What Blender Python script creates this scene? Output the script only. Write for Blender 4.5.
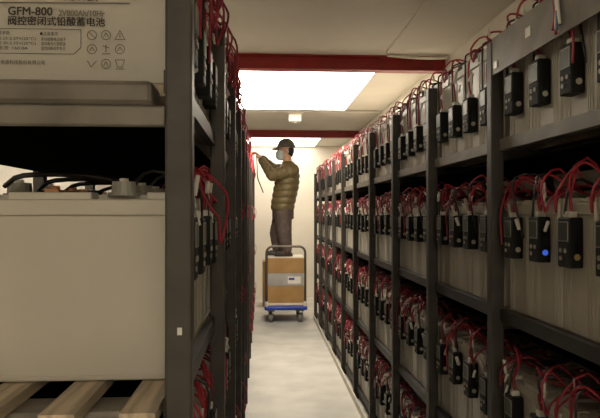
import bpy, bmesh, math, random
from mathutils import Vector, Matrix
random.seed(7)
for o in list(bpy.data.objects): bpy.data.objects.remove(o)
SC = bpy.context.scene
COL = SC.collection

# ---------------------------------------------------------------- camera
FPX = 620.0
YAW = math.atan(38/FPX); PIT = math.atan(4/FPX)
CAMZ = 1.40
cam = bpy.data.cameras.new('camera'); camo = bpy.data.objects.new('camera', cam); COL.objects.link(camo)
cam.sensor_fit = 'HORIZONTAL'; cam.sensor_width = 36; cam.lens = FPX/600*36; cam.clip_start = .02
camo.location = (0, 0, CAMZ); camo.rotation_euler = (math.pi/2+PIT, 0, -YAW)
SC.camera = camo
FW = Vector((math.sin(YAW)*math.cos(PIT), math.cos(YAW)*math.cos(PIT), math.sin(PIT)))
RT = Vector((math.cos(YAW), -math.sin(YAW), 0)); UP = RT.cross(FW); CP = Vector((0, 0, CAMZ))
def P(px, py, Y):                                   # pixel -> point on the plane at depth Y
    d = FW*FPX+RT*(px-300)+UP*(209-py)
    return CP+d*(Y/d.y)

# ---------------------------------------------------------------- world and light levels
w = bpy.data.worlds.new('world'); SC.world = w; w.use_nodes = True
w.node_tree.nodes['Background'].inputs[0].default_value = (.9, .82, .7, 1)
w.node_tree.nodes['Background'].inputs[1].default_value = .02
SC.view_settings.view_transform = 'Standard'; SC.view_settings.look = 'None'
SC.view_settings.gamma = 1; SC.view_settings.use_curve_mapping = False
SC.view_settings.exposure = 0.78
PANEL_STRENGTH = 8.0
PANEL_COLOR = (1.0, .895, .735)

# ---------------------------------------------------------------- room measures
CEIL = 2.52; BACK = 10.3; FRONT = -4.6; WR = 1.32; WL = -1.95
XR = .69                 # aisle face of the rack behind the worker
XL = -.105               # aisle face of the rack he reaches into
PW = .04                 # post width
GAP = .054               # post face to battery face
PITCH = .706
BASES = (.086, .598, 1.110, 1.622)
BW, BL, BH = .163, .41, .326
SLOT = .1665
POST_TOP = 1.92

# ---------------------------------------------------------------- materials
def mat(name, col, rough=.5, metal=0, var=.12, scale=9, bump=0, bscale=60, stretch=(1, 1, 1), rnd=0, spec=.5, emit=0, col2=None):
    m = bpy.data.materials.new(name); m.use_nodes = True
    n = m.node_tree.nodes; l = m.node_tree.links; b = n['Principled BSDF']
    b.inputs['Roughness'].default_value = rough; b.inputs['Metallic'].default_value = metal
    b.inputs['Specular IOR Level'].default_value = spec
    tc = n.new('ShaderNodeTexCoord'); mp = n.new('ShaderNodeMapping'); mp.inputs['Scale'].default_value = stretch
    l.new(tc.outputs['Object'], mp.inputs[0])
    t = n.new('ShaderNodeTexNoise'); t.inputs['Scale'].default_value = scale; t.inputs['Detail'].default_value = 5
    l.new(mp.outputs[0], t.inputs['Vector'])
    r = n.new('ShaderNodeValToRGB'); l.new(t.outputs['Fac'], r.inputs[0])
    c2 = col2 or tuple(c*(1-var) for c in col)
    r.color_ramp.elements[0].position = .35; r.color_ramp.elements[1].position = .65
    r.color_ramp.elements[0].color = (*c2, 1); r.color_ramp.elements[1].color = (*[min(1, c*(1+var*.5)) for c in col], 1)
    out = r.outputs[0]
    if rnd:
        oi = n.new('ShaderNodeObjectInfo'); mr = n.new('ShaderNodeMapRange')
        mr.inputs[3].default_value = 1-rnd; mr.inputs[4].default_value = 1+rnd
        l.new(oi.outputs['Random'], mr.inputs[0])
        mx = n.new('ShaderNodeVectorMath'); mx.operation = 'SCALE'
        l.new(out, mx.inputs[0]); l.new(mr.outputs[0], mx.inputs['Scale']); out = mx.outputs[0]
    l.new(out, b.inputs['Base Color'])
    if bump:
        t2 = n.new('ShaderNodeTexNoise'); t2.inputs['Scale'].default_value = bscale; t2.inputs['Detail'].default_value = 4
        l.new(mp.outputs[0], t2.inputs['Vector'])
        bp = n.new('ShaderNodeBump'); bp.inputs['Strength'].default_value = bump; bp.inputs['Distance'].default_value = .01
        l.new(t2.outputs['Fac'], bp.inputs['Height']); l.new(bp.outputs[0], b.inputs['Normal'])
    if emit:
        b.inputs['Emission Color'].default_value = (*col, 1); b.inputs['Emission Strength'].default_value = emit
    return m
M = dict(
    ceiling=mat('ceiling_paint', (.66, .62, .55), .8, var=.05, scale=2),
    ceilboard=mat('ceiling_board', (.68, .64, .57), .8, var=.05, scale=2),
    wall=mat('wall_paint', (.80, .755, .67), .7, var=.06, scale=1.5, bump=.05),
    floor=mat('floor_concrete', (.50, .485, .445), .42, var=.16, scale=3.5, bump=.06, bscale=90),
    red=mat('red_beam_paint', (.30, .012, .012), .45, var=.2),
    steel=mat('rack_steel', (.044, .038, .031), .5, metal=.1, var=.3, scale=14, bump=.05, rnd=.1),
    beam=mat('beam_steel', (.022, .019, .016), .5, var=.3, scale=14),
    rail=mat('rail_steel', (.17, .152, .125), .45, metal=.35, var=.25, scale=12, bump=.05),
    base=mat('base_rail_paint', (.50, .46, .39), .6, var=.2),
    plastic=mat('battery_case', (.47, .44, .375), .38, var=.05, scale=6, rnd=.07),
    lid=mat('battery_lid', (.49, .46, .39), .4, var=.06, scale=8, rnd=.06),
    knob=mat('terminal_cap', (.27, .26, .22), .45, var=.15),
    copper=mat('copper_link', (.42, .20, .10), .35, metal=.8),
    bolt=mat('bolt_steel', (.5, .48, .44), .3, metal=.9),
    black=mat('black_plastic', (.012, .012, .011), .62, var=.3, spec=.2),
    lcd=mat('lcd_screen', (.02, .028, .02), .4, var=.2),
    button=mat('button_rubber', (.30, .27, .22), .5),
    badge=mat('badge_silver', (.55, .52, .45), .35, metal=.3),
    blue=mat('badge_blue', (.05, .13, .75), .3, emit=.35),
    gold=mat('badge_gold', (.60, .47, .20), .35, metal=.4),
    white=mat('white_connector', (.70, .66, .58), .5),
    redc=mat('red_cable', (.30, .014, .030), .45, var=.3, rnd=.3),
    blackc=mat('black_cable', (.012, .010, .010), .42),
    wood=mat('pale_wood', (.47, .38, .27), .7, var=.35, scale=5, stretch=(14, 1, 6), bump=.12, bscale=30),
    print_=mat('label_print', (.045, .036, .028), .6),
    printf=mat('label_print_grey', (.20, .165, .13), .6),
    grey=mat('grey_paint', (.55, .52, .46), .5),
    blue_p=mat('blue_platform', (.010, .045, .36), .45, var=.2),
    tube=mat('handle_steel', (.13, .11, .09), .35, metal=.5),
    rubber=mat('rubber_tyre', (.13, .12, .11), .7),
    card=mat('cardboard', (.36, .205, .075), .8, var=.12, scale=7, bump=.04),
    greybox=mat('grey_carton', (.36, .345, .32), .6),
    tape=mat('packing_tape', (.52, .37, .19), .3),
    jacket=mat('olive_nylon', (.16, .118, .05), .5, var=.25, scale=20, bump=.1, bscale=40),
    trousers=mat('brown_trousers', (.105, .074, .062), .85, var=.25, scale=14, bump=.2, bscale=25),
    skin=mat('skin', (.62, .34, .22), .5, var=.08),
    mask=mat('mask_cloth', (.50, .60, .62), .8, var=.06, bump=.1),
    cap=mat('cap_cloth', (.105, .105, .085), .85, var=.2, scale=30),
    hair=mat('hair', (.018, .014, .012), .6),
    shoe=mat('shoe', (.05, .045, .04), .6),
    wire_blue=mat('blue_wire', (.10, .16, .26), .5),
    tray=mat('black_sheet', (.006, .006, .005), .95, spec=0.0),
    sheet=mat('white_sheet', (.72, .66, .56), .7),
)
pm = bpy.data.materials.new('light_panel_diffuser'); pm.use_nodes = True
b = pm.node_tree.nodes['Principled BSDF']; b.inputs['Base Color'].default_value = (.9, .88, .8, 1)
b.inputs['Emission Color'].default_value = (*PANEL_COLOR, 1); b.inputs['Emission Strength'].default_value = PANEL_STRENGTH
M['panel'] = pm
pd = pm.copy(); pd.name = 'older_light_panel_diffuser'; M['panel_dim'] = pd
pd.node_tree.nodes['Principled BSDF'].inputs['Emission Strength'].default_value = PANEL_STRENGTH*.45  # weaker copy that keeps the end wall from washing out

# ---------------------------------------------------------------- mesh helpers
class MB:
    def __init__(s): s.v = []; s.f = []
    def add(s, vs, fs):
        k = len(s.v); s.v += [tuple(v) for v in vs]; s.f += [tuple(i+k for i in f) for f in fs]; return s
    def box(s, x0, x1, y0, y1, z0, z1, c=0):
        if c <= 0:
            return s.add([(x, y, z) for z in (z0, z1) for y in (y0, y1) for x in (x0, x1)],
                         [(0, 2, 3, 1), (4, 5, 7, 6), (0, 1, 5, 4), (2, 6, 7, 3), (0, 4, 6, 2), (1, 3, 7, 5)])
        bm = bmesh.new(); bmesh.ops.create_cube(bm, size=1)
        for v in bm.verts:
            v.co = ((x0+x1)/2+v.co.x*(x1-x0), (y0+y1)/2+v.co.y*(y1-y0), (z0+z1)/2+v.co.z*(z1-z0))
        bmesh.ops.bevel(bm, geom=list(bm.edges), offset=c, segments=2, profile=.5, affect='EDGES')
        return s.bm(bm)
    def bm(s, bm):
        bm.verts.ensure_lookup_table(); bm.verts.index_update()
        s.add([v.co.copy() for v in bm.verts], [tuple(v.index for v in f.verts) for f in bm.faces]); bm.free(); return s
    def cyl(s, p0, p1, r0, r1=None, n=12, cap=True):
        r1 = r0 if r1 is None else r1
        p0 = Vector(p0); p1 = Vector(p1); d = (p1-p0).normalized()
        a = d.orthogonal().normalized(); b = d.cross(a)
        vs = [p+(a*math.cos(t*math.tau/n)+b*math.sin(t*math.tau/n))*r for p, r in ((p0, r0), (p1, r1)) for t in range(n)]
        fs = [(i, (i+1) % n, n+(i+1) % n, n+i) for i in range(n)]
        if cap: fs += [tuple(range(n))[::-1], tuple(range(n, 2*n))]
        return s.add(vs, fs)
    def tube(s, pts, r, n=6, sub=4):
        pts = smooth(pts, sub) if sub > 1 else [Vector(p) for p in pts]
        rs = r if isinstance(r, (list, tuple)) else None
        vs = []; a = None
        for i, p in enumerate(pts):
            d = (pts[min(i+1, len(pts)-1)]-pts[max(i-1, 0)])
            d = d.normalized() if d.length > 1e-9 else Vector((0, 0, 1))
            a = d.orthogonal().normalized() if a is None else (a-d*a.dot(d))
            a = a.normalized() if a.length > 1e-6 else d.orthogonal().normalized()
            b = d.cross(a)
            rr = r if rs is None else rs[0]+(rs[1]-rs[0])*i/(len(pts)-1)
            vs += [p+(a*math.cos(t*math.tau/n)+b*math.sin(t*math.tau/n))*rr for t in range(n)]
        m = len(pts)
        fs = [(i*n+j, i*n+(j+1) % n, (i+1)*n+(j+1) % n, (i+1)*n+j) for i in range(m-1) for j in range(n)]
        fs += [tuple(range(n))[::-1], tuple(range((m-1)*n, m*n))]
        return s.add(vs, fs)
    def loft(s, rings):
        n = len(rings[0]); vs = [p for r in rings for p in r]
        fs = [(i*n+j, i*n+(j+1) % n, (i+1)*n+(j+1) % n, (i+1)*n+j) for i in range(len(rings)-1) for j in range(n)]
        fs += [tuple(range(n))[::-1], tuple(range((len(rings)-1)*n, len(rings)*n))]
        return s.add(vs, fs)
    def ell(s, c, r, n=12, m=8, rot=None):
        vs = []; fs = []
        for i in range(m+1):
            ph = math.pi*i/m
            for j in range(n):
                t = math.tau*j/n
                v = Vector((r[0]*math.sin(ph)*math.cos(t), r[1]*math.sin(ph)*math.sin(t), r[2]*math.cos(ph)))
                if rot: v = rot @ v
                vs.append(Vector(c)+v)
        for i in range(m):
            for j in range(n): fs.append((i*n+j, (i+1)*n+j, (i+1)*n+(j+1) % n, i*n+(j+1) % n))
        return s.add(vs, fs)
    def mesh(s, name, m, shade=False):
        me = bpy.data.meshes.new(name); me.from_pydata(s.v, [], s.f)
        bm = bmesh.new(); bm.from_mesh(me)
        bmesh.ops.remove_doubles(bm, verts=bm.verts, dist=1e-6)
        bmesh.ops.recalc_face_normals(bm, faces=bm.faces); bm.to_mesh(me); bm.free()
        me.materials.append(m)
        if shade:
            for p in me.polygons: p.use_smooth = True
        return me
    def build(s, name, m, parent=None, shade=False):
        return link(name, s.mesh(name, m, shade), parent)
def smooth(pts, sub):
    pts = [Vector(p) for p in pts]; q = [pts[0]*2-pts[1]]+pts+[pts[-1]*2-pts[-2]]; out = []
    for i in range(1, len(q)-2):
        a, b, c, d = q[i-1:i+3]
        for k in range(sub):
            t = k/sub
            out.append(.5*((2*b)+(c-a)*t+(2*a-5*b+4*c-d)*t*t+(3*b-a-3*c+d)*t**3))
    out.append(pts[-1]); return out
def link(name, me, parent=None):
    o = bpy.data.objects.new(name, me); COL.objects.link(o); o.parent = parent; return o
def tag(o, label, cat, group=None):
    o['label'] = label; o['category'] = cat
    if group: o['group'] = group
    return o
def empty(name, loc=(0, 0, 0), rz=0):
    o = bpy.data.objects.new(name, None); COL.objects.link(o); o.location = loc; o.rotation_euler = (0, 0, rz)
    o.empty_display_size = .05; return o
def struct(o, label=None):
    o['kind'] = 'structure'
    if label: o['label'] = label
    return o

# ---------------------------------------------------------------- room shell
struct(MB().box(WL-.1, WR+.1, FRONT-.1, BACK+.1, -.1, 0).build('floor', M['floor']), 'pale grey concrete floor of the narrow aisle')
struct(MB().box(WL-.1, WR+.1, FRONT-.1, BACK+.1, CEIL, CEIL+.1).build('ceiling', M['ceiling']), 'plain grey beige painted ceiling')
struct(MB().box(WR, WR+.1, FRONT-.1, BACK+.1, 0, CEIL).build('wall_right', M['wall']), 'cream side wall behind the long battery rack')
struct(MB().box(WL-.1, WL, FRONT-.1, BACK+.1, 0, CEIL).build('wall_left', M['wall']), 'cream side wall behind the other rack')
struct(MB().box(WL, WR, BACK, BACK+.1, 0, CEIL).build('wall_back', M['wall']), 'bright cream end wall of the aisle')
struct(MB().box(WL, WR, FRONT-.1, FRONT, 0, CEIL).build('wall_front', M['wall']), 'cream wall opposite the end wall')
# slightly lower ceiling board with a pale edge strip, next to the first beam
bd = MB().box(.86, WR, 1.0, 4.25, CEIL-.012, CEIL).build('trim_1', M['ceilboard'])
struct(bd, 'ceiling board with a loose pale edge before the red beam')
MB().tube([(.87, 4.262, CEIL-.022), (1.02, 4.262, CEIL-.034), (1.15, 4.262, CEIL-.038), (1.31, 4.262, CEIL-.034)], .010, n=6).build('edge_strip', M['white'], bd)

def beam(Y, h, label):
    t = empty('ceiling_beam', (0, Y, CEIL-h)); tag(t, label, 'beam')
    MB().box(WL, WR, -.006, .006, .008, h-.008).build('web', M['red'], t)
    MB().box(WL, WR, -.045, .045, 0, .009).build('flange', M['red'], t)
    MB().box(WL, WR, -.045, .045, h-.009, h-.0005).build('flange', M['red'], t)
beam(4.40, .105, 'dark red steel beam crossing the ceiling between grey ceiling and light panel')
beam(8.42, .095, 'dark red steel beam crossing the ceiling above the worker')

def light_panel(y0, y1, x0, x1, label, m='panel'):
    t = empty('ceiling_light_panel', ((x0+x1)/2, (y0+y1)/2, CEIL)); tag(t, label, 'ceiling light', 'ceiling light panels')
    hx = (x1-x0)/2; hy = (y1-y0)/2
    MB().box(-hx+.012, hx-.012, -hy+.012, hy-.012, -.012, -.004).build('diffuser', M[m], t)
    fr = MB()
    fr.box(-hx, hx, -hy, -hy+.012, -.016, -.0005); fr.box(-hx, hx, hy-.012, hy, -.016, -.0005)
    fr.box(-hx, -hx+.012, -hy+.012, hy-.012, -.016, -.0005); fr.box(hx-.012, hx, -hy+.012, hy-.012, -.016, -.0005)
    fr.build('frame', M['grey'], t)
light_panel(4.62, 6.62, -.50, .90, 'large glowing ceiling light panel between the two red beams')
light_panel(8.62, 10.26, -.30, .88, 'glowing ceiling light panel against the end wall', 'panel_dim')
light_panel(-3.4, -1.7, -.25, .75, 'added unseen light panel beside the wall opposite the end wall')  # added behind the camera to brighten the nearest batteries
light_panel(1.4, 3.2, -1.85, -1.35, 'added unseen light panel over the aisle behind the rack the worker reaches into')  # added out of view to light the side wall and near racks

# conduit and junction box on the ceiling
tag(MB().cyl((WL+.01, 6.70, CEIL-.014), (WR-.01, 6.70, CEIL-.014), .011, n=8).build('ceiling_conduit', M['grey']), 'thin grey conduit crossing the ceiling past the light panel', 'conduit')
jb = empty('ceiling_sensor', (P(295, 112, 6.80).x, 6.83, CEIL)); tag(jb, 'small white sensor box hanging from the ceiling near the conduit', 'sensor')
MB().box(-.095, .095, -.06, .06, -.03, 0, .006).build('mounting_plate', M['white'], jb)
MB().box(-.07, .07, -.05, .05, -.115, -.03, .012).build('housing', M['white'], jb)
MB().cyl((0, 0, -.115), (0, 0, -.128), .03, .022).build('lens', M['grey'], jb)

# ---------------------------------------------------------------- racks
def rack(side, y0, nb, label):
    # side +1: rack behind the worker, -1: the rack he reaches into
    t = empty('battery_rack', ((XR if side > 0 else XL), y0, 0)); tag(t, label, 'rack')
    def B(x0, x1, y0_, y1_, z0, z1, name, m, c=0, cache={}):
        a, b_ = sorted((x0*side, x1*side))
        key = (round(b_-a, 4), round(y1_-y0_, 4), round(z1-z0, 4), m.name, c)
        if key not in cache:
            hx, hy, hz = (b_-a)/2, (y1_-y0_)/2, (z1-z0)/2
            cache[key] = MB().box(-hx, hx, -hy, hy, -hz, hz, c).mesh(name, m)
        o = link(name, cache[key], t); o.location = ((a+b_)/2, (y0_+y1_)/2, (z0+z1)/2); return o
    L = nb*PITCH+PW; depth = GAP+BL+.03 if side > 0 else .74
    for k in range(nb+1):
        y = k*PITCH
        if side < 0 and k == 0: y = POST0-y0
        zb = .05
        B(0, PW, y, y+PW, zb, POST_TOP, 'post', M['steel'], .004)
        B(depth, depth+PW, y, y+PW, 0, POST_TOP, 'back_post', M['steel'])
        B(0, PW, y, y+PW, 0, zb, 'foot', M['steel'])
        for bz in BASES:
            if side < 0 and k == 0: break
            B(PW, depth, y+.006, y+PW-.006, bz-.062, bz-.030, 'cross_arm', M['steel'])
    for k in range(nb):
        y = k*PITCH+PW; y1 = (k+1)*PITCH
        if side < 0 and k == 0: y = POST0-y0+PW
        for i, bz in enumerate(BASES):
            B(.026, .048, y, y1, bz-.034, bz+.001, 'shelf_beam', M['rail'] if i == 3 and side > 0 else M['beam'])  # light painted into the colour: lit top shelf beam paler, the rest darker
            B(depth, depth+.03, y, y1, bz-.048, bz+.002, 'back_beam', M['steel'])
    for i, bz in enumerate(BASES):
        ys = 0 if side > 0 else (.036 if i == 3 else POST0-y0-.02)
        for sx in ((.062, .185, .31, .40) if side > 0 else (.050, .165, .285, .405)):
            B(sx, sx+.052, ys, L, bz-.020, bz-.001, 'slat', M['wood'])
    if side > 0:
        for bz in BASES: B(.05, depth, 0, L, bz-.066, bz-.062, 'tray', M['tray'])  # dark sheet added so the gap under each shelf reads black
        for k in range(nb):
            y = k*PITCH
            B(-.012, .0, y+.004, y+PITCH-.004, 0, .052, 'base_rail', M['base'])
        # flat steel bar across the top of the first bay
        B(.003, .009, PW, PITCH, 1.815, 1.925, 'top_bar', M['rail'])
        B(.0, .003, PITCH-.045, PITCH-.02, 1.83, 1.85, 'bar_bolt', M['bolt'])
        B(.0018, .003, PITCH*.62, PITCH*.62+.03, 1.86, 1.885, 'sticker', M['white'])
    else:
        # end frame that faces the photographer: a tube and a flat beam under every end battery
        for i, bz in enumerate(BASES):
            dz = 0 if i == 3 else -.012
            B(.069, depth, -.048, .032, bz-.051+dz, bz-.010+dz, 'end_bar', M['rail'], .009)
            B(PW, depth, POST0-y0, POST0-y0+.018, bz-.092+dz, bz-.062+dz, 'end_beam', M['rail'], .003)
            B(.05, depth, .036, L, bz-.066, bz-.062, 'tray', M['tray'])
        B(.014, .021, POST0-y0-.0012, POST0-y0, 1.218, 1.229, 'sticker', M['white'])
    return t
YR0 = 1.83-PITCH; NBR = 10
YL0 = 1.046; NBL = 11; POST0 = .935
rack(1, YR0, NBR, 'dark steel battery rack standing behind the worker with a pale base rail')
rack(-1, YL0, NBL, 'dark steel battery rack the worker is reaching into')

# ---------------------------------------------------------------- batteries
# local frame: x = 0 at aisle face, grows into the rack; y along the aisle; z = 0 at the base
def case_mesh(full):
    m = MB(); h = BW/2
    H = BH-.040
    m.box(0, BL, -h+.003, h-.003, 0, H, .004)
    for x0, x1 in ((-.0025, 0), (BL, BL+.0025)):
        for s in (-1, 1):
            for q in (.020, .030, .040) if full else (.026,):
                wd = .0028 if full else .009
                m.box(x0, x1+.001 if x0 < 0 else x1, s*(h-q)-wd, s*(h-q)+wd, .006, H-.006)
    for s in (-1, 1):                                  # raised border on the broad sides
        y0, y1 = sorted((s*(h-.003), s*h))
        m.box(0.004, .013, y0, y1, .004, H, 0); m.box(BL-.013, BL-.004, y0, y1, .004, H, 0)
        m.box(.013, BL-.013, y0, y1, .004, .010, 0)
    return m.mesh('case', M['plastic'])
def lid_mesh():
    m = MB(); h = BW/2; z0 = BH-.040
    m.box(-.003, BL+.003, -h, h, z0, BH-.012, .003)
    # castellated top: raised blocks with hand recesses between them
    for x0, x1 in ((-.003, .040), (.135, .275), (.37, BL+.003)):
        m.box(x0, x1, -h+.002, -.030, BH-.0125, BH, .002)
        m.box(x0, x1, .030, h-.002, BH-.0125, BH, .002)
    m.box(.016, BL-.016, -.0295, .0295, BH-.0125, BH-.003)
    return m.mesh('lid', M['lid'])
def terminal_mesh(): return MB().cyl((0, 0, 0), (0, 0, .020), .0225, .021, n=16).cyl((0, 0, -.006), (0, 0, 0), .029, n=16).mesh('terminal', M['knob'], False)
def bolt_mesh(): return MB().cyl((0, 0, .020), (0, 0, .026), .009, n=6).mesh('bolt', M['bolt'])
def valve_mesh(): return MB().cyl((0, 0, 0), (0, 0, .008), .013, n=10).mesh('valve_cap', M['black'])
def link_mesh(): return MB().box(.205-.012, .205+.012, -BW/2+.01, BW/2-.01, BH+.0005, BH+.005).cyl((.205, -.05, BH+.005), (.205, -.05, BH+.012), .008, n=6).cyl((.205, .05, BH+.005), (.205, .05, BH+.012), .008, n=6).mesh('link_bar', M['copper'])
def pad_mesh(): return MB().box(-.0005, .018, -.026, .026, BH-.0115, BH+.012, .003).mesh('terminal_cover', M['black'])
MDEP = .034
def monitor_mesh(f):
    m = MB(); m.box(-MDEP-.0025, -.0025, -.029, .029, 0, .118, .004)
    m.box(-.022, -.010, f*.029, f*.0335, .035, .065) if f > 0 else m.box(-.022, -.010, -.0335, -.029, .035, .065)
    m.box(-MDEP-.001, -.006, -.029*1.02, .029*1.02, .052, .0535)
    return m.mesh('monitor', M['black'])
def screen_mesh(): return MB().box(-MDEP-.0037, -MDEP-.0023, -.022, .022, .064, .106).mesh('screen', M['lcd'])
def frame_mesh(): 
    m = MB(); x = (-MDEP-.0042, -MDEP-.0023)
    m.box(*x, -.0245, -.022, .0615, .1085); m.box(*x, .022, .0245, .0615, .1085); m.box(*x, -.022, .022, .0615, .064); m.box(*x, -.022, .022, .106, .1085)
    return m.mesh('bezel', M['knob'])
def button_mesh(): return MB().cyl((-MDEP-.0048, 0, 0), (-MDEP-.0022, 0, 0), .0058, n=10).mesh('button', M['button'])
def badge_mesh(f, mm): return MB().cyl((-.018, f*.029, .026), (-.018, f*.0312, .026), .0075, n=12).mesh('badge', mm)
def plug_mesh(): return MB().box(-.028, -.006, -.010, .010, .1165, .132, .002).mesh('plug', M['white'])
ME = dict(case=case_mesh(True), casef=case_mesh(False), lid=lid_mesh(), terminal=terminal_mesh(), bolt=bolt_mesh(), valve=valve_mesh(),
          link=link_mesh(), pad=pad_mesh(), screen=screen_mesh(), bezel=frame_mesh(), button=button_mesh(), plug=plug_mesh())
for f in (-1, 1):
    ME['monitor', f] = monitor_mesh(f)
    for nm in ('badge', 'blue', 'gold'): ME[nm, f] = badge_mesh(f, M[nm])
# bundles of leads (several shapes, each a mesh shared between batteries)
def leads(kind, seed, mz, color):
    """kind 'low': monitor near the battery top, slack rises towards the beam above; 'top': monitor hangs low on the case"""
    r = random.Random(seed); m = MB(); u = r.uniform
    top = mz+.128; wide = kind[-1] == 'L'; kind = kind[:3]
    if wide and color == 'red':                            # slack that bulges out past the posts
        for k in range(r.choice((0, 0, 1)) if kind == 'low' else r.choice((1, 2))):
            s = r.choice((-1, 1)); ex = u(-.072, -.050); z0 = BH+u(-.02, .02); lo = z0-u(.05, .13)
            m.tube([(.05, s*.05, BH+.012), (-.01, s*u(.03, .06), BH+u(.04, .075)), (ex, s*u(.02, .05), z0), (ex-.004, s*u(-.02, .03), (z0+lo)/2), (ex+.01, s*u(-.03, .0), lo), (ex+.012, s*u(-.05, -.03), lo+.06), (-.044, s*-.05, BH-.03), (.0, s*-.05, BH+.035), (.05, s*-.05, BH+.012)], .0034, 5, 3)
    if color == 'red':
        for k in range(r.choice((2, 2, 3)) if kind == 'low' else r.choice((1, 2))):
            s = r.choice((-1, 1)); tx = r.choice((.088, .10)); ty = s*u(.028, .045); rad = .0034
            if kind == 'low':
                pk = u(.380, .428)
                pts = [(-.017, u(-.006, .006), top-.004), (-.020, u(-.008, .008), top+.035), (u(-.022, -.008), s*-u(.0, .03), pk-.03),
                       (u(-.01, .03), s*u(.0, .05), pk), (u(.03, .06), s*u(.045, .066), pk-.04), (tx, ty, BH+.010)]
            else:
                pk = u(.335, .38)
                pts = [(-.017, u(-.006, .006), top-.004), (-.022, u(-.012, .012), top+.05), (u(-.027, -.02), s*u(.0, .03), top+.12),
                       (u(-.03, -.012), s*u(.02, .055), pk-.01), (u(.0, .03), s*u(.03, .06), pk), (tx, ty, BH+.010)]
            m.tube(pts, rad, 5, 4)
        if seed % 3 == 0 or kind == 'low':                  # slack lying over the lid
            s = r.choice((-1, 1)); ex = u(-.036, -.014)
            m.tube([(.09, s*.02, BH+.012), (.03, s*u(.0, .03), BH+u(.05, .10)), (ex, s*u(.02, .055), BH+u(.0, .04)), (ex, s*.06, BH-u(.0, .04)), (-.02, s*.066, BH-.0), (.03, s*.07, BH+.03), (.09, s*.075, BH+.03)], .0032, 5, 3)
        if seed % 4 == 1:                                    # a long loop over the aisle face
            s = r.choice((-1, 1)); lo = u(.10, .2); ex = u(-.040, -.034)
            m.tube([(.06, s*.05, BH+.012), (.0, s*u(.045, .062), BH+u(.045, .085)), (ex, s*u(.05, .06), BH-.03), (ex, s*u(.045, .055), lo+.04), (ex, s*u(.04, .05), lo)], .0032, 5, 3)
    elif color == 'black':
        for k in range(2):
            s = r.choice((-1, 1)); rad = .0032
            if k < 1:
                pk = u(.36, .40) if kind == 'low' else u(.336, .352)
                m.tube([(.095, s*.03, BH+.012), (u(.03, .06), s*u(.0, .05), pk), (u(-.026, -.012), s*u(.0, .05), pk-u(.0, .03)), (u(-.027, -.02), s*u(.02, .05), BH-.03), (-.014, s*u(.035, .06), mz+.06)], rad, 5, 3)
            else:
                m.tube([(.30, s*.03, BH+.012), (.26, s*.05, BH+.03), (.19, -s*.03, BH+.036), (.12, -s*.05, BH+.025), (.095, -s*.03, BH+.01)], .005, 5, 3)
    else:                                             # pale plugs and crimp sleeves on the leads
        for k in range(3):
            x = u(-.030, -.012); y = u(-.06, .06); z = BH+u(-.09, .03)
            a = Vector((u(-.4, .4), u(-.5, .5), 1)).normalized()*u(.012, .022)
            p = Vector((x, y, z)); m.cyl(p-a, p+a, u(.0035, .006), n=6)
    return m.mesh({'red': 'red_lead', 'black': 'black_lead', 'white': 'lead_plug'}[color], M[{'red': 'redc', 'black': 'blackc', 'white': 'white'}[color]], True)
NV = 9
LEAD = {(kind, c, i): leads(kind, 31*i+(5 if kind[:3] == 'top' else 0)+ {'red': 0, 'black': 1000, 'white': 2000}[c], .160 if kind[:3] == 'low' else .058, c)
        for kind in ('low', 'top', 'lowL', 'topL') for c in ('red', 'black', 'white') for i in range(NV)}
ORD = ['first', 'second', 'third', 'fourth', 'fifth', 'sixth', 'seventh', 'eighth', 'ninth', 'tenth', 'eleventh', 'twelfth']
TIER = ['bottom', 'second', 'third', 'top']
def battery(side, bay, slot, tier, near_y, extra=''):
    Yc = near_y+PW+(PITCH-PW-4*SLOT)/2+SLOT*(slot+.5)
    x = (XR+GAP) if side > 0 else (XL-GAP)
    t = empty('storage_battery', (x, Yc, BASES[tier]), 0 if side > 0 else math.pi)
    f = -1 if side > 0 else 1
    rk = 'behind the worker' if side > 0 else 'he reaches into'
    lab = '%sbattery, %s from the near post, %s shelf, %s bay of rack %s' % (extra or 'beige ', ORD[slot], TIER[tier], ORD[bay], rk)
    tag(t, lab, 'battery', 'batteries in the rack '+('behind the worker' if side > 0 else 'the worker reaches into'))
    near = Yc < 3.6; mid = Yc < 5.6
    kind = ('top' if tier == 3 else 'low')+('L' if side < 0 else ''); mz = .058 if tier == 3 else .160
    link('case', ME['case' if mid else 'casef'], t); link('lid', ME['lid'], t)
    if tier == 3 and side > 0:
        link('terminal_cover', ME['pad'], t)
    for tx in (.09, .297):
        o = link('terminal', ME['terminal'], t); o.location = (tx, .03 if tx < .2 else -.03, BH+.0005)
        if near: link('bolt', ME['bolt'], o)
    if near:
        for vx in (.15, .24): o = link('valve_cap', ME['valve'], t); o.location = (vx, 0, BH-.0025)
        link('link_bar', ME['link'], t)
    mo = link('monitor', ME['monitor', f], t); mo.location = (0, random.uniform(-.006, .006), mz+random.uniform(-.006, .006))
    if mid:
        link('screen', ME['screen'], mo); link('plug', ME['plug'], mo)
        bn = 'badge'
        if side > 0 and bay == 0 and tier == 2: bn = {3: 'badge', 2: 'blue', 1: 'gold'}.get(slot, 'badge')
        link('badge', ME[bn, f], mo)
    if near:
        link('bezel', ME['bezel'], mo)
        for by, bz in ((-.011, .040), (.011, .040), (.011, .022)):
            o = link('button', ME['button'], mo); o.location = (0, by, bz)
    i = random.randrange(NV)
    if not (side < 0 and bay == 0 and slot < 2 and tier == 2): link('red_lead', LEAD[kind, 'red', i], t)
    link('black_lead', LEAD[kind, 'black', random.randrange(NV)], t); link('lead_plug', LEAD[kind, 'white', i], t)['kind'] = 'stuff'
    return t
labelled = None; nbat = 0
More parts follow.
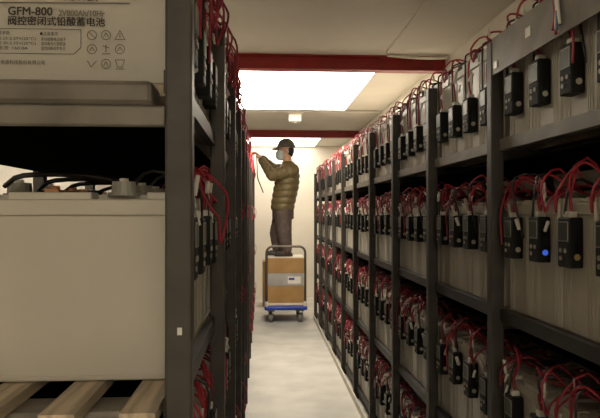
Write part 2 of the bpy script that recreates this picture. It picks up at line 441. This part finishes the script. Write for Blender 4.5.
for side, y0, nb in ((1, YR0, NBR), (-1, YL0, NBL)):
    for bay in range(nb):
        for slot in range(4):
            for tier in range(4):
                yn = y0+bay*PITCH
                far_y = yn+PITCH
                # skip those that lie wholly below the frame
                if (CAMZ-(BASES[tier]+BH+.10))*FPX/far_y > 215: continue
                ex = ''
                if side < 0 and bay == 0 and slot == 0: ex = 'printed-label ' if tier == 3 else ('plain-sided ' if tier == 2 else '')
                t = battery(side, bay, slot, tier, yn, ex); nbat += 1
                if side < 0 and bay == 0 and slot == 0 and tier == 3: labelled = t
print('batteries', nbat)
for o in [o for o in bpy.data.objects if o.get('category') == 'battery' and o.location.x > 0 and o.location.y < YR0+PITCH and o.location.z > 1.5]:
    if abs(o.location.y-YR0-.30) > .14: continue       # wires hanging over the top bar
    rr = random.Random(int(o.location.y*1000))
    for mm, nm, n_ in (('redc', 'red_wire', 2), ('wire_blue', 'blue_wire', 1), ('white', 'pale_wire', 2)):
        for k in range(n_):
            yy = rr.uniform(-.025, .025); lo = rr.uniform(.19, .235)
            MB().tube([(.03, yy*.5, BH+.02), (-.015, yy, BH+.05), (-.062, yy, BH+.0), (-.060, yy+rr.uniform(-.015, .015), lo+.05), (-.060, yy+rr.uniform(-.02, .02), lo)], .0036, 6, 4).build(nm, M[mm], o, True)
bpy.context.view_layer.update()

# ---------------------------------------------------------------- printing on the end battery
YF = labelled.location.y-BW/2            # broad side that faces the photographer
LM = labelled.matrix_world.inverted()
def place_flat(o):
    o.parent = labelled; o.matrix_parent_inverse = Matrix.Identity(4); o.matrix_basis = LM.copy()
def text(body, x0, y0, x1, y1, m, bold=0.0, heavy=0):
    a = P(x0, y1, YF); c = P(x1, y0, YF)
    cu = bpy.data.curves.new('lettering', 'FONT'); cu.body = body; cu.offset = bold; cu.resolution_u = 3
    tmp = bpy.data.objects.new('lettering', cu); COL.objects.link(tmp)
    dg = bpy.context.evaluated_depsgraph_get(); me = bpy.data.meshes.new_from_object(tmp.evaluated_get(dg))
    bpy.data.objects.remove(tmp)
    if not me.vertices: return
    xs = [v.co.x for v in me.vertices]; ys = [v.co.y for v in me.vertices]
    lx, hx, ly, hy = min(xs), max(xs), min(ys), max(ys)
    for v in me.vertices:
        v.co = Vector((a.x+(v.co.x-lx)/(hx-lx)*(c.x-a.x), YF-.0006, a.z+(v.co.y-ly)/(hy-ly)*(c.z-a.z)))
    if heavy:                                        # thicken the strokes with shifted copies
        vs = [v.co.copy() for v in me.vertices]; fs = [tuple(p.vertices) for p in me.polygons]; mb = MB()
        for q, (dx, dz) in enumerate(((0, 0), (heavy, 0), (0, heavy*.6), (heavy, heavy*.6))):
            mb.add([v+Vector((dx*YF/FPX, -.00005*q, dz*YF/FPX)) for v in vs], fs)
        me = mb.mesh('lettering', m)
    me.materials.clear(); me.materials.append(m)
    place_flat(link('lettering', me))
def stroke(pts, wpx, m, closed=False, name='printed_line'):
    q = [P(x, y, YF) for x, y in pts]; r = wpx*YF/FPX/2; mb = MB()
    if closed: q.append(q[0])
    for i in range(len(q)-1):
        d = (q[i+1]-q[i]).normalized(); nrm = Vector((-d.z, 0, d.x))*r; e = d*r*.6
        mb.add([q[i]-e+nrm, q[i+1]+e+nrm, q[i+1]+e-nrm, q[i]-e-nrm], [(0, 1, 2, 3)])
    for k, v in enumerate(mb.v): mb.v[k] = (v[0], YF-.0006, v[2])
    place_flat(mb.build(name, m))
K = M['print_']; G = M['printf']
text('GFM-800', 8, 7.7, 52.2, 15.0, K, 0, .5)
text('2V800Ah/10Hr', 58.5, 11, 104.6, 16.0, G, 0, .4)
text('阀控密闭式铅酸蓄电池', 8, 17.8, 104.7, 25, K, 0, .45)
stroke([(-34, 2.6), (130, 3.4)], .9, K)
text('POWER', 64, -6, 98, .6, K, .01)
stroke([(-36, 28), (81, 29.6), (81, 47.5), (74, 54.2), (-36, 52.8)], .55, K)
text('主要参数', -6, 31, 10, 34.5, K)
for i, s in enumerate(('浮充: 2.23-2.27V(25℃)', '均充: 2.30-2.35V(25℃)', '最大电流: 160.0A')):
    text(s, -14, 37+i*4.6, (36, 36, 28)[i], 40.2+i*4.6, K)
text('●注意事项', 40, 32, 58, 35.6, K)
for i, s in enumerate(('请勿短路电池端子', '请勿靠近火源高温', '请勿拆解丢弃电池')): text(s, 41, 37.6+i*4.6, 66-i*.3, 40.8+i*4.6, K)
text('电源科技股份有限公司', 1, 60.5, 45, 64.3, K)
def circ(cx, cy, r, n=20): return [(cx+r*math.cos(k*math.tau/n), cy+r*math.sin(k*math.tau/n)) for k in range(n)]
for i, cx in enumerate((92, 106, 120)):
    for j, cy in enumerate((35.2, 49.3, 64)):
        if (i, j) == (2, 0): stroke([(120, 30.5), (125, 39.6), (115, 39.6)], .7, G, True, 'symbol'); stroke([(120, 33.5), (120, 37.6)], .8, G, False, 'symbol'); continue
        if (i, j) == (2, 2): stroke([(115.5, 60), (124.5, 60), (122.5, 67), (117.5, 67)], .7, G, True, 'symbol'); stroke([(116, 69), (124, 69)], .8, G, False, 'symbol'); continue
        if (i, j) == (1, 1): stroke([(102, 54), (110, 54)], .8, G, False, 'symbol'); stroke([(106, 45), (106, 52)], .9, G, False, 'symbol'); stroke([(103, 46), (109, 48)], .8, G, False, 'symbol'); continue
        if (i, j) == (0, 2): stroke([(87.5, 61), (91, 67), (96.5, 61)], .8, G, False, 'symbol'); continue
        stroke(circ(cx, cy, 4.6), .7, G, True, 'symbol')
        stroke([(cx-3, cy-3), (cx+3, cy+3)] if (i+j) % 2 == 0 else [(cx-2.4, cy+1.5), (cx, cy-2.2), (cx+2.4, cy+1.5)], .7, G, False, 'symbol')

# ---------------------------------------------------------------- platform cart with boxes
CY = 7.86; g = P(286, 323, CY)
cx = P(286, 309, CY).x; hw = .272; pz0, pz1 = .165, .215
cart = empty('platform_cart', (cx, CY, 0)); tag(cart, 'blue platform cart with a dark tubular push handle', 'cart')
pl = MB().box(-hw, hw, 0, .78, pz0, pz1, .014).build('platform', M['blue_p'], cart)
MB().box(-hw+.03, hw-.03, .03, .75, pz1-.002, pz1+.003).build('rubber_mat', M['rubber'], pl)
for sx in (-1, 1):
    for yy in (.10, .68):
        c = MB().box(sx*.19-.032, sx*.19-.024, yy-.03, yy+.03, .055, .15).box(sx*.19+.024, sx*.19+.032, yy-.03, yy+.03, .055, .15).box(sx*.19-.045, sx*.19+.045, yy-.045, yy+.045, .145, .166).build('caster_fork', M['tube'], cart)
        wl = MB().cyl((sx*.19-.020, yy, .062), (sx*.19+.020, yy, .062), .0615, n=24).build('wheel', M['rubber'], cart)
        MB().cyl((sx*.19-.023, yy, .062), (sx*.19+.023, yy, .062), .034, n=16).build('hub', M['grey'], wl)
hz = P(285, 246.5, CY).z; hx = .247
pts = [(-hx, .035, pz1-.01), (-hx, .035, hz-.10)]+[(-hx+.085*(1-math.cos(a)), .035, hz-.085+.085*math.sin(a)) for a in (.2, .5, .8, 1.1, 1.4)]
pts += [(-x, y, z) for x, y, z in reversed(pts)]
MB().tube(pts, .0155, 10, 1).build('handle', M['tube'], cart, True)
for sx in (-1, 1): MB().cyl((sx*hx, .035, pz1-.001), (sx*hx, .035, pz1+.06), .023, n=12).build('handle_socket', M['white'], cart)
zt = pz1+.0042
BY0, BY1 = CY+.085, CY+.60
def carton(name, px0, px1, z0, z1, y0, y1, m, label, group=None, tape=True, flip=0):
    xa, xb = P(px0, 280, y0).x, P(px1, 280, y0).x
    t = empty(name, ((xa+xb)/2, (y0+y1)/2, z0), flip); h = (xb-xa)/2; d = (y1-y0)/2; H = z1-z0
    tag(t, label, 'box', group)
    body = MB().box(-h, h, -d, d, 0, H-.004, .004).build('body', m, t)
    MB().box(-h+.001, -.001, -d+.001, d-.001, H-.004, H).build('flap', m, t); MB().box(.001, h-.001, -d+.001, d-.001, H-.004, H).build('flap', m, t)
    if tape:
        MB().box(-.025, .025, -d+.002, d-.002, H, H+.0006).build('tape', M['tape'], t)
        MB().box(-.025, .025, -d-.0007, -d, H-.07, H).build('tape', M['tape'], t)
    return t
tag(MB().box(cx-.235, cx+.235, BY0-.02, BY1, zt, zt+.028, .003).build('foam_sheet', M['sheet']), 'white foam sheet lying on the cart under the boxes', 'sheet')
z1 = P(0, 288, BY0).z; z2 = P(0, 275, BY0).z; z3 = P(0, 258.5, BY0).z
carton('cardboard_box', 267.5, 304.5, zt+.028, z1, BY0, BY1, M['card'], 'brown cardboard box on the cart beneath the grey box', tape=False)
gb = carton('grey_box', 267, 304, z1, z2, BY0-.004, BY1, M['greybox'], 'grey carton with a white and blue sticker between two brown boxes', tape=False)
dd = (BY1-BY0+.004)/2
st = MB().box(.03, .195, -dd-.001, -dd, .03, .12).build('sticker', M['white'], gb)
MB().box(.04, .115, -dd-.0018, -dd-.001, .075, .105).build('sticker_patch', M['blue_p'], st)
carton('cardboard_box', 267.5, 304.5, z2, z3-.012, BY0, BY1, M['card'], 'brown cardboard box the worker stands on', tape=False)
tag(MB().box(P(268, 0, BY0).x, P(304, 0, BY0).x, BY0+.005, BY1-.005, z3-.012, z3, .003).build('foam_sheet', M['sheet']), 'pale packing sheet under the shoes of the worker', 'sheet')
carton('cardboard_box', 262.5, 290, 0, .68, 9.25, 9.65, M['card'], 'tall brown carton on the floor behind the platform cart')

# ---------------------------------------------------------------- worker
PY = BY0+.27; S = PY/FPX
def W(px, py, dy=0.0): q = P(px, py, PY); return Vector((q.x, PY+dy, q.z))
def remesh(name, mb, m, parent, vox, it=4):
    me = mb.mesh(name, m); tmp = bpy.data.objects.new(name, me); COL.objects.link(tmp)
    r = tmp.modifiers.new('r', 'REMESH'); r.mode = 'VOXEL'; r.voxel_size = vox
    s_ = tmp.modifiers.new('s', 'SMOOTH'); s_.iterations = it; s_.factor = .5
    dg = bpy.context.evaluated_depsgraph_get(); me2 = bpy.data.meshes.new_from_object(tmp.evaluated_get(dg))
    bpy.data.objects.remove(tmp); me2.materials.clear(); me2.materials.append(m); me2.name = name
    for p in me2.polygons: p.use_smooth = True
    return link(name, me2, parent)
def ring(c, rx, ry, n=20, tilt=0.0):
    return [Vector((c.x+rx*math.cos(t*math.tau/n), c.y+ry*math.sin(t*math.tau/n), c.z+rx*math.cos(t*math.tau/n)*tilt)) for t in range(n)]
def limb(mb, a, b, ra, rb, puff=0.0, per=.06, n=14, steps=None):
    a = Vector(a); b = Vector(b); d = b-a; Ln = d.length; d.normalize()
    u = d.orthogonal().normalized(); v = d.cross(u); k = steps or max(4, int(Ln/.012))
    rs = []
    for i in range(k+1):
        t = i/k; r = ra+(rb-ra)*t+puff*(abs(math.sin(math.pi*t*Ln/per))**.6-.6)
        rs.append([a+d*(t*Ln)+(u*math.cos(j*math.tau/n)+v*math.sin(j*math.tau/n))*r for j in range(n)])
    mb.loft(rs); mb.ell(a, (ra,)*3); mb.ell(b, (rb,)*3)
man = empty('person', (W(284, 258).x, PY, z3)); 
tag(man, 'person in olive puffer jacket, cap and face mask standing on boxes, reaching up', 'person')
def own(o): o.matrix_parent_inverse = Matrix.Translation(-man.location); return o
HIP = W(283, 213); CH = W(288, 176); NK = W(287.5, 163.5); HD = W(285.5, 151.4)
HR = 12.0*S                                          # half head height
shN = W(291.5, 170.5, -.185); shF = W(287, 170, .175)
elN = W(272, 176.5, -.21); elF = W(273, 167.5, .17)
wrN = W(261.5, 161, -.11); wrF = W(263, 158, .08)
haN = W(257.2, 156, -.10); haF = W(258.5, 154.5, .08)
ankN = W(286, 252.7, -.09); ankF = W(278, 252.7, .09)
kneeN = W(284, 233, -.10); kneeF = W(277, 233, .10)
bo = MB()
# head: cranium, face, jaw, nose, ears
bo.ell(HD+Vector((.012, 0, .035)), (.098, .078, .105)); bo.ell(HD+Vector((-.030, 0, -.035)), (.068, .062, .085))
bo.ell(HD+Vector((-.045, 0, -.085)), (.045, .045, .035))
limb(bo, HD+Vector((-.092, 0, .010)), HD+Vector((-.118, 0, -.028)), .012, .017, steps=4)
for s in (-1, 1):
    bo.ell(HD+Vector((.022, s*.080, -.008)), (.020, .012, .034)); bo.ell(HD+Vector((-.086, s*.032, .012)), (.016, .018, .012))
limb(bo, NK+Vector((.012, 0, -.05)), HD+Vector((.02, 0, -.06)), .062, .056)
limb(bo, HIP, CH, .125, .135); limb(bo, shN+Vector((0, .06, -.02)), shF+Vector((0, -.06, -.02)), .06, .06)
for sh, el, wr in ((shN, elN, wrN), (shF, elF, wrF)): limb(bo, sh, el, .05, .04); limb(bo, el, wr, .04, .027)
for k, a, s in ((kneeN, ankN, -1), (kneeF, ankF, 1)):
    limb(bo, HIP+Vector((0, s*.085, -.02)), k, .082, .056); limb(bo, k, a, .056, .038); limb(bo, a, a+Vector((-.08, 0, -.006)), .032, .028)
for wr, ha, s in ((wrN, haN, -1), (wrF, haF, 1)):
    d = (ha-wr).normalized(); sd = Vector((0, 1, 0)); up = d.cross(sd).normalized()
    if up.z < 0: up = -up
    pa = wr+d*.055
    for q in (-.027, -.009, .009, .027): limb(bo, wr+d*.01, pa+sd*q+d*.035, .017, .0135, steps=5)
    for j, (q, ln) in enumerate(((-.030, .060), (-.010, .074), (.010, .070), (.030, .052))):
        b0 = pa+sd*q+d*.03; b1 = b0+d*ln*.55+up*.006; b2 = b1+d*ln*.35-up*.022; b3 = b2+d*ln*.05-up*.022
        limb(bo, b0, b1, .0098, .0092, steps=4); limb(bo, b1, b2, .0092, .0085, steps=4); limb(bo, b2, b3, .0085, .0075, steps=3)
    t0 = wr+d*.03-sd*s*.022; t1 = t0-sd*s*.030+d*.028-up*.012; t2 = t1+d*.032-up*.012+sd*s*.004
    limb(bo, t0, t1, .0125, .0105, steps=4); limb(bo, t1, t2, .0105, .0085, steps=4)
body = own(remesh('body', bo, M['skin'], man, .0062, 3))
# jacket: quilted torso, collar and sleeves
ja = MB(); rings = []
prof = [(210.5, 282.5, 11.2, .185), (205, 282.8, 12.0, .20), (196, 284.5, 12.3, .205), (186, 286.5, 12.6, .212), (176, 287.8, 12.0, .215), (170, 288.4, 10.6, .205), (166, 288.6, 8.6, .16), (163, 288.2, 6.4, .10), (161, 287.6, 5.6, .082)]
def lerp_prof(y):
    for a, b_ in zip(prof, prof[1:]):
        if b_[0] <= y <= a[0]:
            t = (a[0]-y)/(a[0]-b_[0]); return [a[i]+(b_[i]-a[i])*t for i in range(4)]
y = 210.5
while y > 161.2:
    q = lerp_prof(y); pf = .016*(abs(math.sin(math.pi*(210.5-y)/6.3))**.55-.7) if y > 166 else 0
    rings.append(ring(W(q[1], y), q[2]*S+pf, q[3]+pf, 28)); y -= .7
ja.loft(rings)
limb(ja, shN+Vector((.0, .03, -.01)), elN, .098, .076, .012, .075); limb(ja, elN, wrN, .074, .046, .010, .07)
limb(ja, shF+Vector((0, -.03, -.01)), elF, .095, .072, .012, .075); limb(ja, elF, wrF, .070, .046, .010, .07)
own(remesh('jacket', ja, M['jacket'], man, .0085, 2))
# trousers
tr = MB()
for k, a, s in ((kneeN, ankN, -1), (kneeF, ankF, 1)):
    limb(tr, HIP+Vector((-.004, s*.078, .0)), k+Vector((0, 0, 0)), .118, .098, .004, .09); limb(tr, k, a+Vector((0, 0, .05)), .098, .076, .006, .07)
tr.loft([ring(W(283, yy), 10.8*S, .175, 24) for yy in (219, 214, 209, 205)])
own(remesh('trousers', tr, M['trousers'], man, .0085, 3))
for k, a, s in ((kneeN, ankN, -1), (kneeF, ankF, 1)):
    sh = MB(); zb = z3
    for z_, g_ in ((zb+.001, 1), (zb+.028, 1.0), (zb+.055, .85), (zb+.085, .5)): pass
    fr = [[Vector((a.x-.035+.120*(1 if g_ == 1 else g_)*math.cos(t*math.tau/18), a.y+.05*g_*math.sin(t*math.tau/18), z_)) for t in range(18)] for z_, g_ in ((zb+.001, 1), (zb+.03, 1.0), (zb+.052, .88), (zb+.07, .6))]
    o = sh.loft(fr).build('shoe', M['shoe'], man, True); own(o)
# cap, hair, mask
cp = MB(); c0 = HD+Vector((.010, 0, .052)); rings = []
for i in range(9):
    t = i/8*math.pi/2*.98; rings.append(ring(c0+Vector((0, 0, .122*math.sin(t))), .118*math.cos(t)+.003, .096*math.cos(t)+.003, 24))
cp.loft(rings); own(cp.build('cap', M['cap'], man, True))
br = MB(); n = 15
top = []; 
for i in range(n):
    a = -1.15+2.3*i/(n-1); top.append((c0.x-.085*math.cos(a)-.012, c0.y+.092*math.sin(a), c0.z+.012, c0.x-.085-.105*math.cos(a*1.25)**.7 if abs(a*1.25) < 1.5 else c0.x-.09, c0.y+.088*math.sin(a), c0.z-.022))
vs = [(q[0], q[1], q[2]) for q in top]+[(q[3], q[1+3], q[5]) for q in top]
vs += [(x, y_, z-.007) for x, y_, z in vs]
fs = [(i, i+1, n+i+1, n+i) for i in range(n-1)]+[(2*n+i, 3*n+i, 3*n+i+1, 2*n+i+1) for i in range(n-1)]+[(n+i, n+i+1, 3*n+i+1, 3*n+i) for i in range(n-1)]+[(i, 2*n+i, 2*n+i+1, i+1) for i in range(n-1)]
fs += [(0, n, 3*n, 2*n), (n-1, 3*n-1, 4*n-1, 2*n-1)]
own(br.add(vs, fs).build('cap_brim', M['cap'], man))
ha = MB(); ha.ell(HD+Vector((.050, 0, .010)), (.066, .079, .075)); ha.ell(HD+Vector((.070, 0, -.030)), (.034, .056, .045))
own(ha.build('hair', M['hair'], man, True))
mk = MB(); rings = []
for i in range(8):
    t = i/7; zc = HD.z+.004-.115*t; r = .052+.014*math.sin(math.pi*t)
    ctr = Vector((HD.x-.055-.012*math.sin(math.pi*t), HD.y, zc)); rings.append(ring(ctr, r, .070*(1-.25*t), 20))
mk.loft(rings); own(mk.build('face_mask', M['mask'], man, True))
for s in (-1, 1):
    e = HD+Vector((0, s*.084, 0))
    own(MB().tube([HD+Vector((-.06, s*.066, -.01)), HD+Vector((-.01, s*.083, .012)), HD+Vector((.035, s*.088, .0)), HD+Vector((.025, s*.086, -.035)), HD+Vector((-.055, s*.062, -.07))], .0035, 5, 3).build('mask_strap', M['mask'], man))
    own(MB().ell(HD+Vector((-.098, s*.032, .014)), (.008, .012, .007)).build('eye', M['hair'], man, True))
# the lead he works on hangs from his hands beside the rack
cb = MB(); h0 = haN+Vector((-.004, 0, -.03))
cb.tube([h0, h0+Vector((.004, -.02, -.12)), h0+Vector((.01, -.04, -.26)), h0+Vector((.045, -.05, -.36)), h0+Vector((.085, -.05, -.46))], .007, 6, 4)
tag(cb.build('hanging_cable', M['blackc']), 'dark loose cable hanging down from the hands of the worker', 'cable')
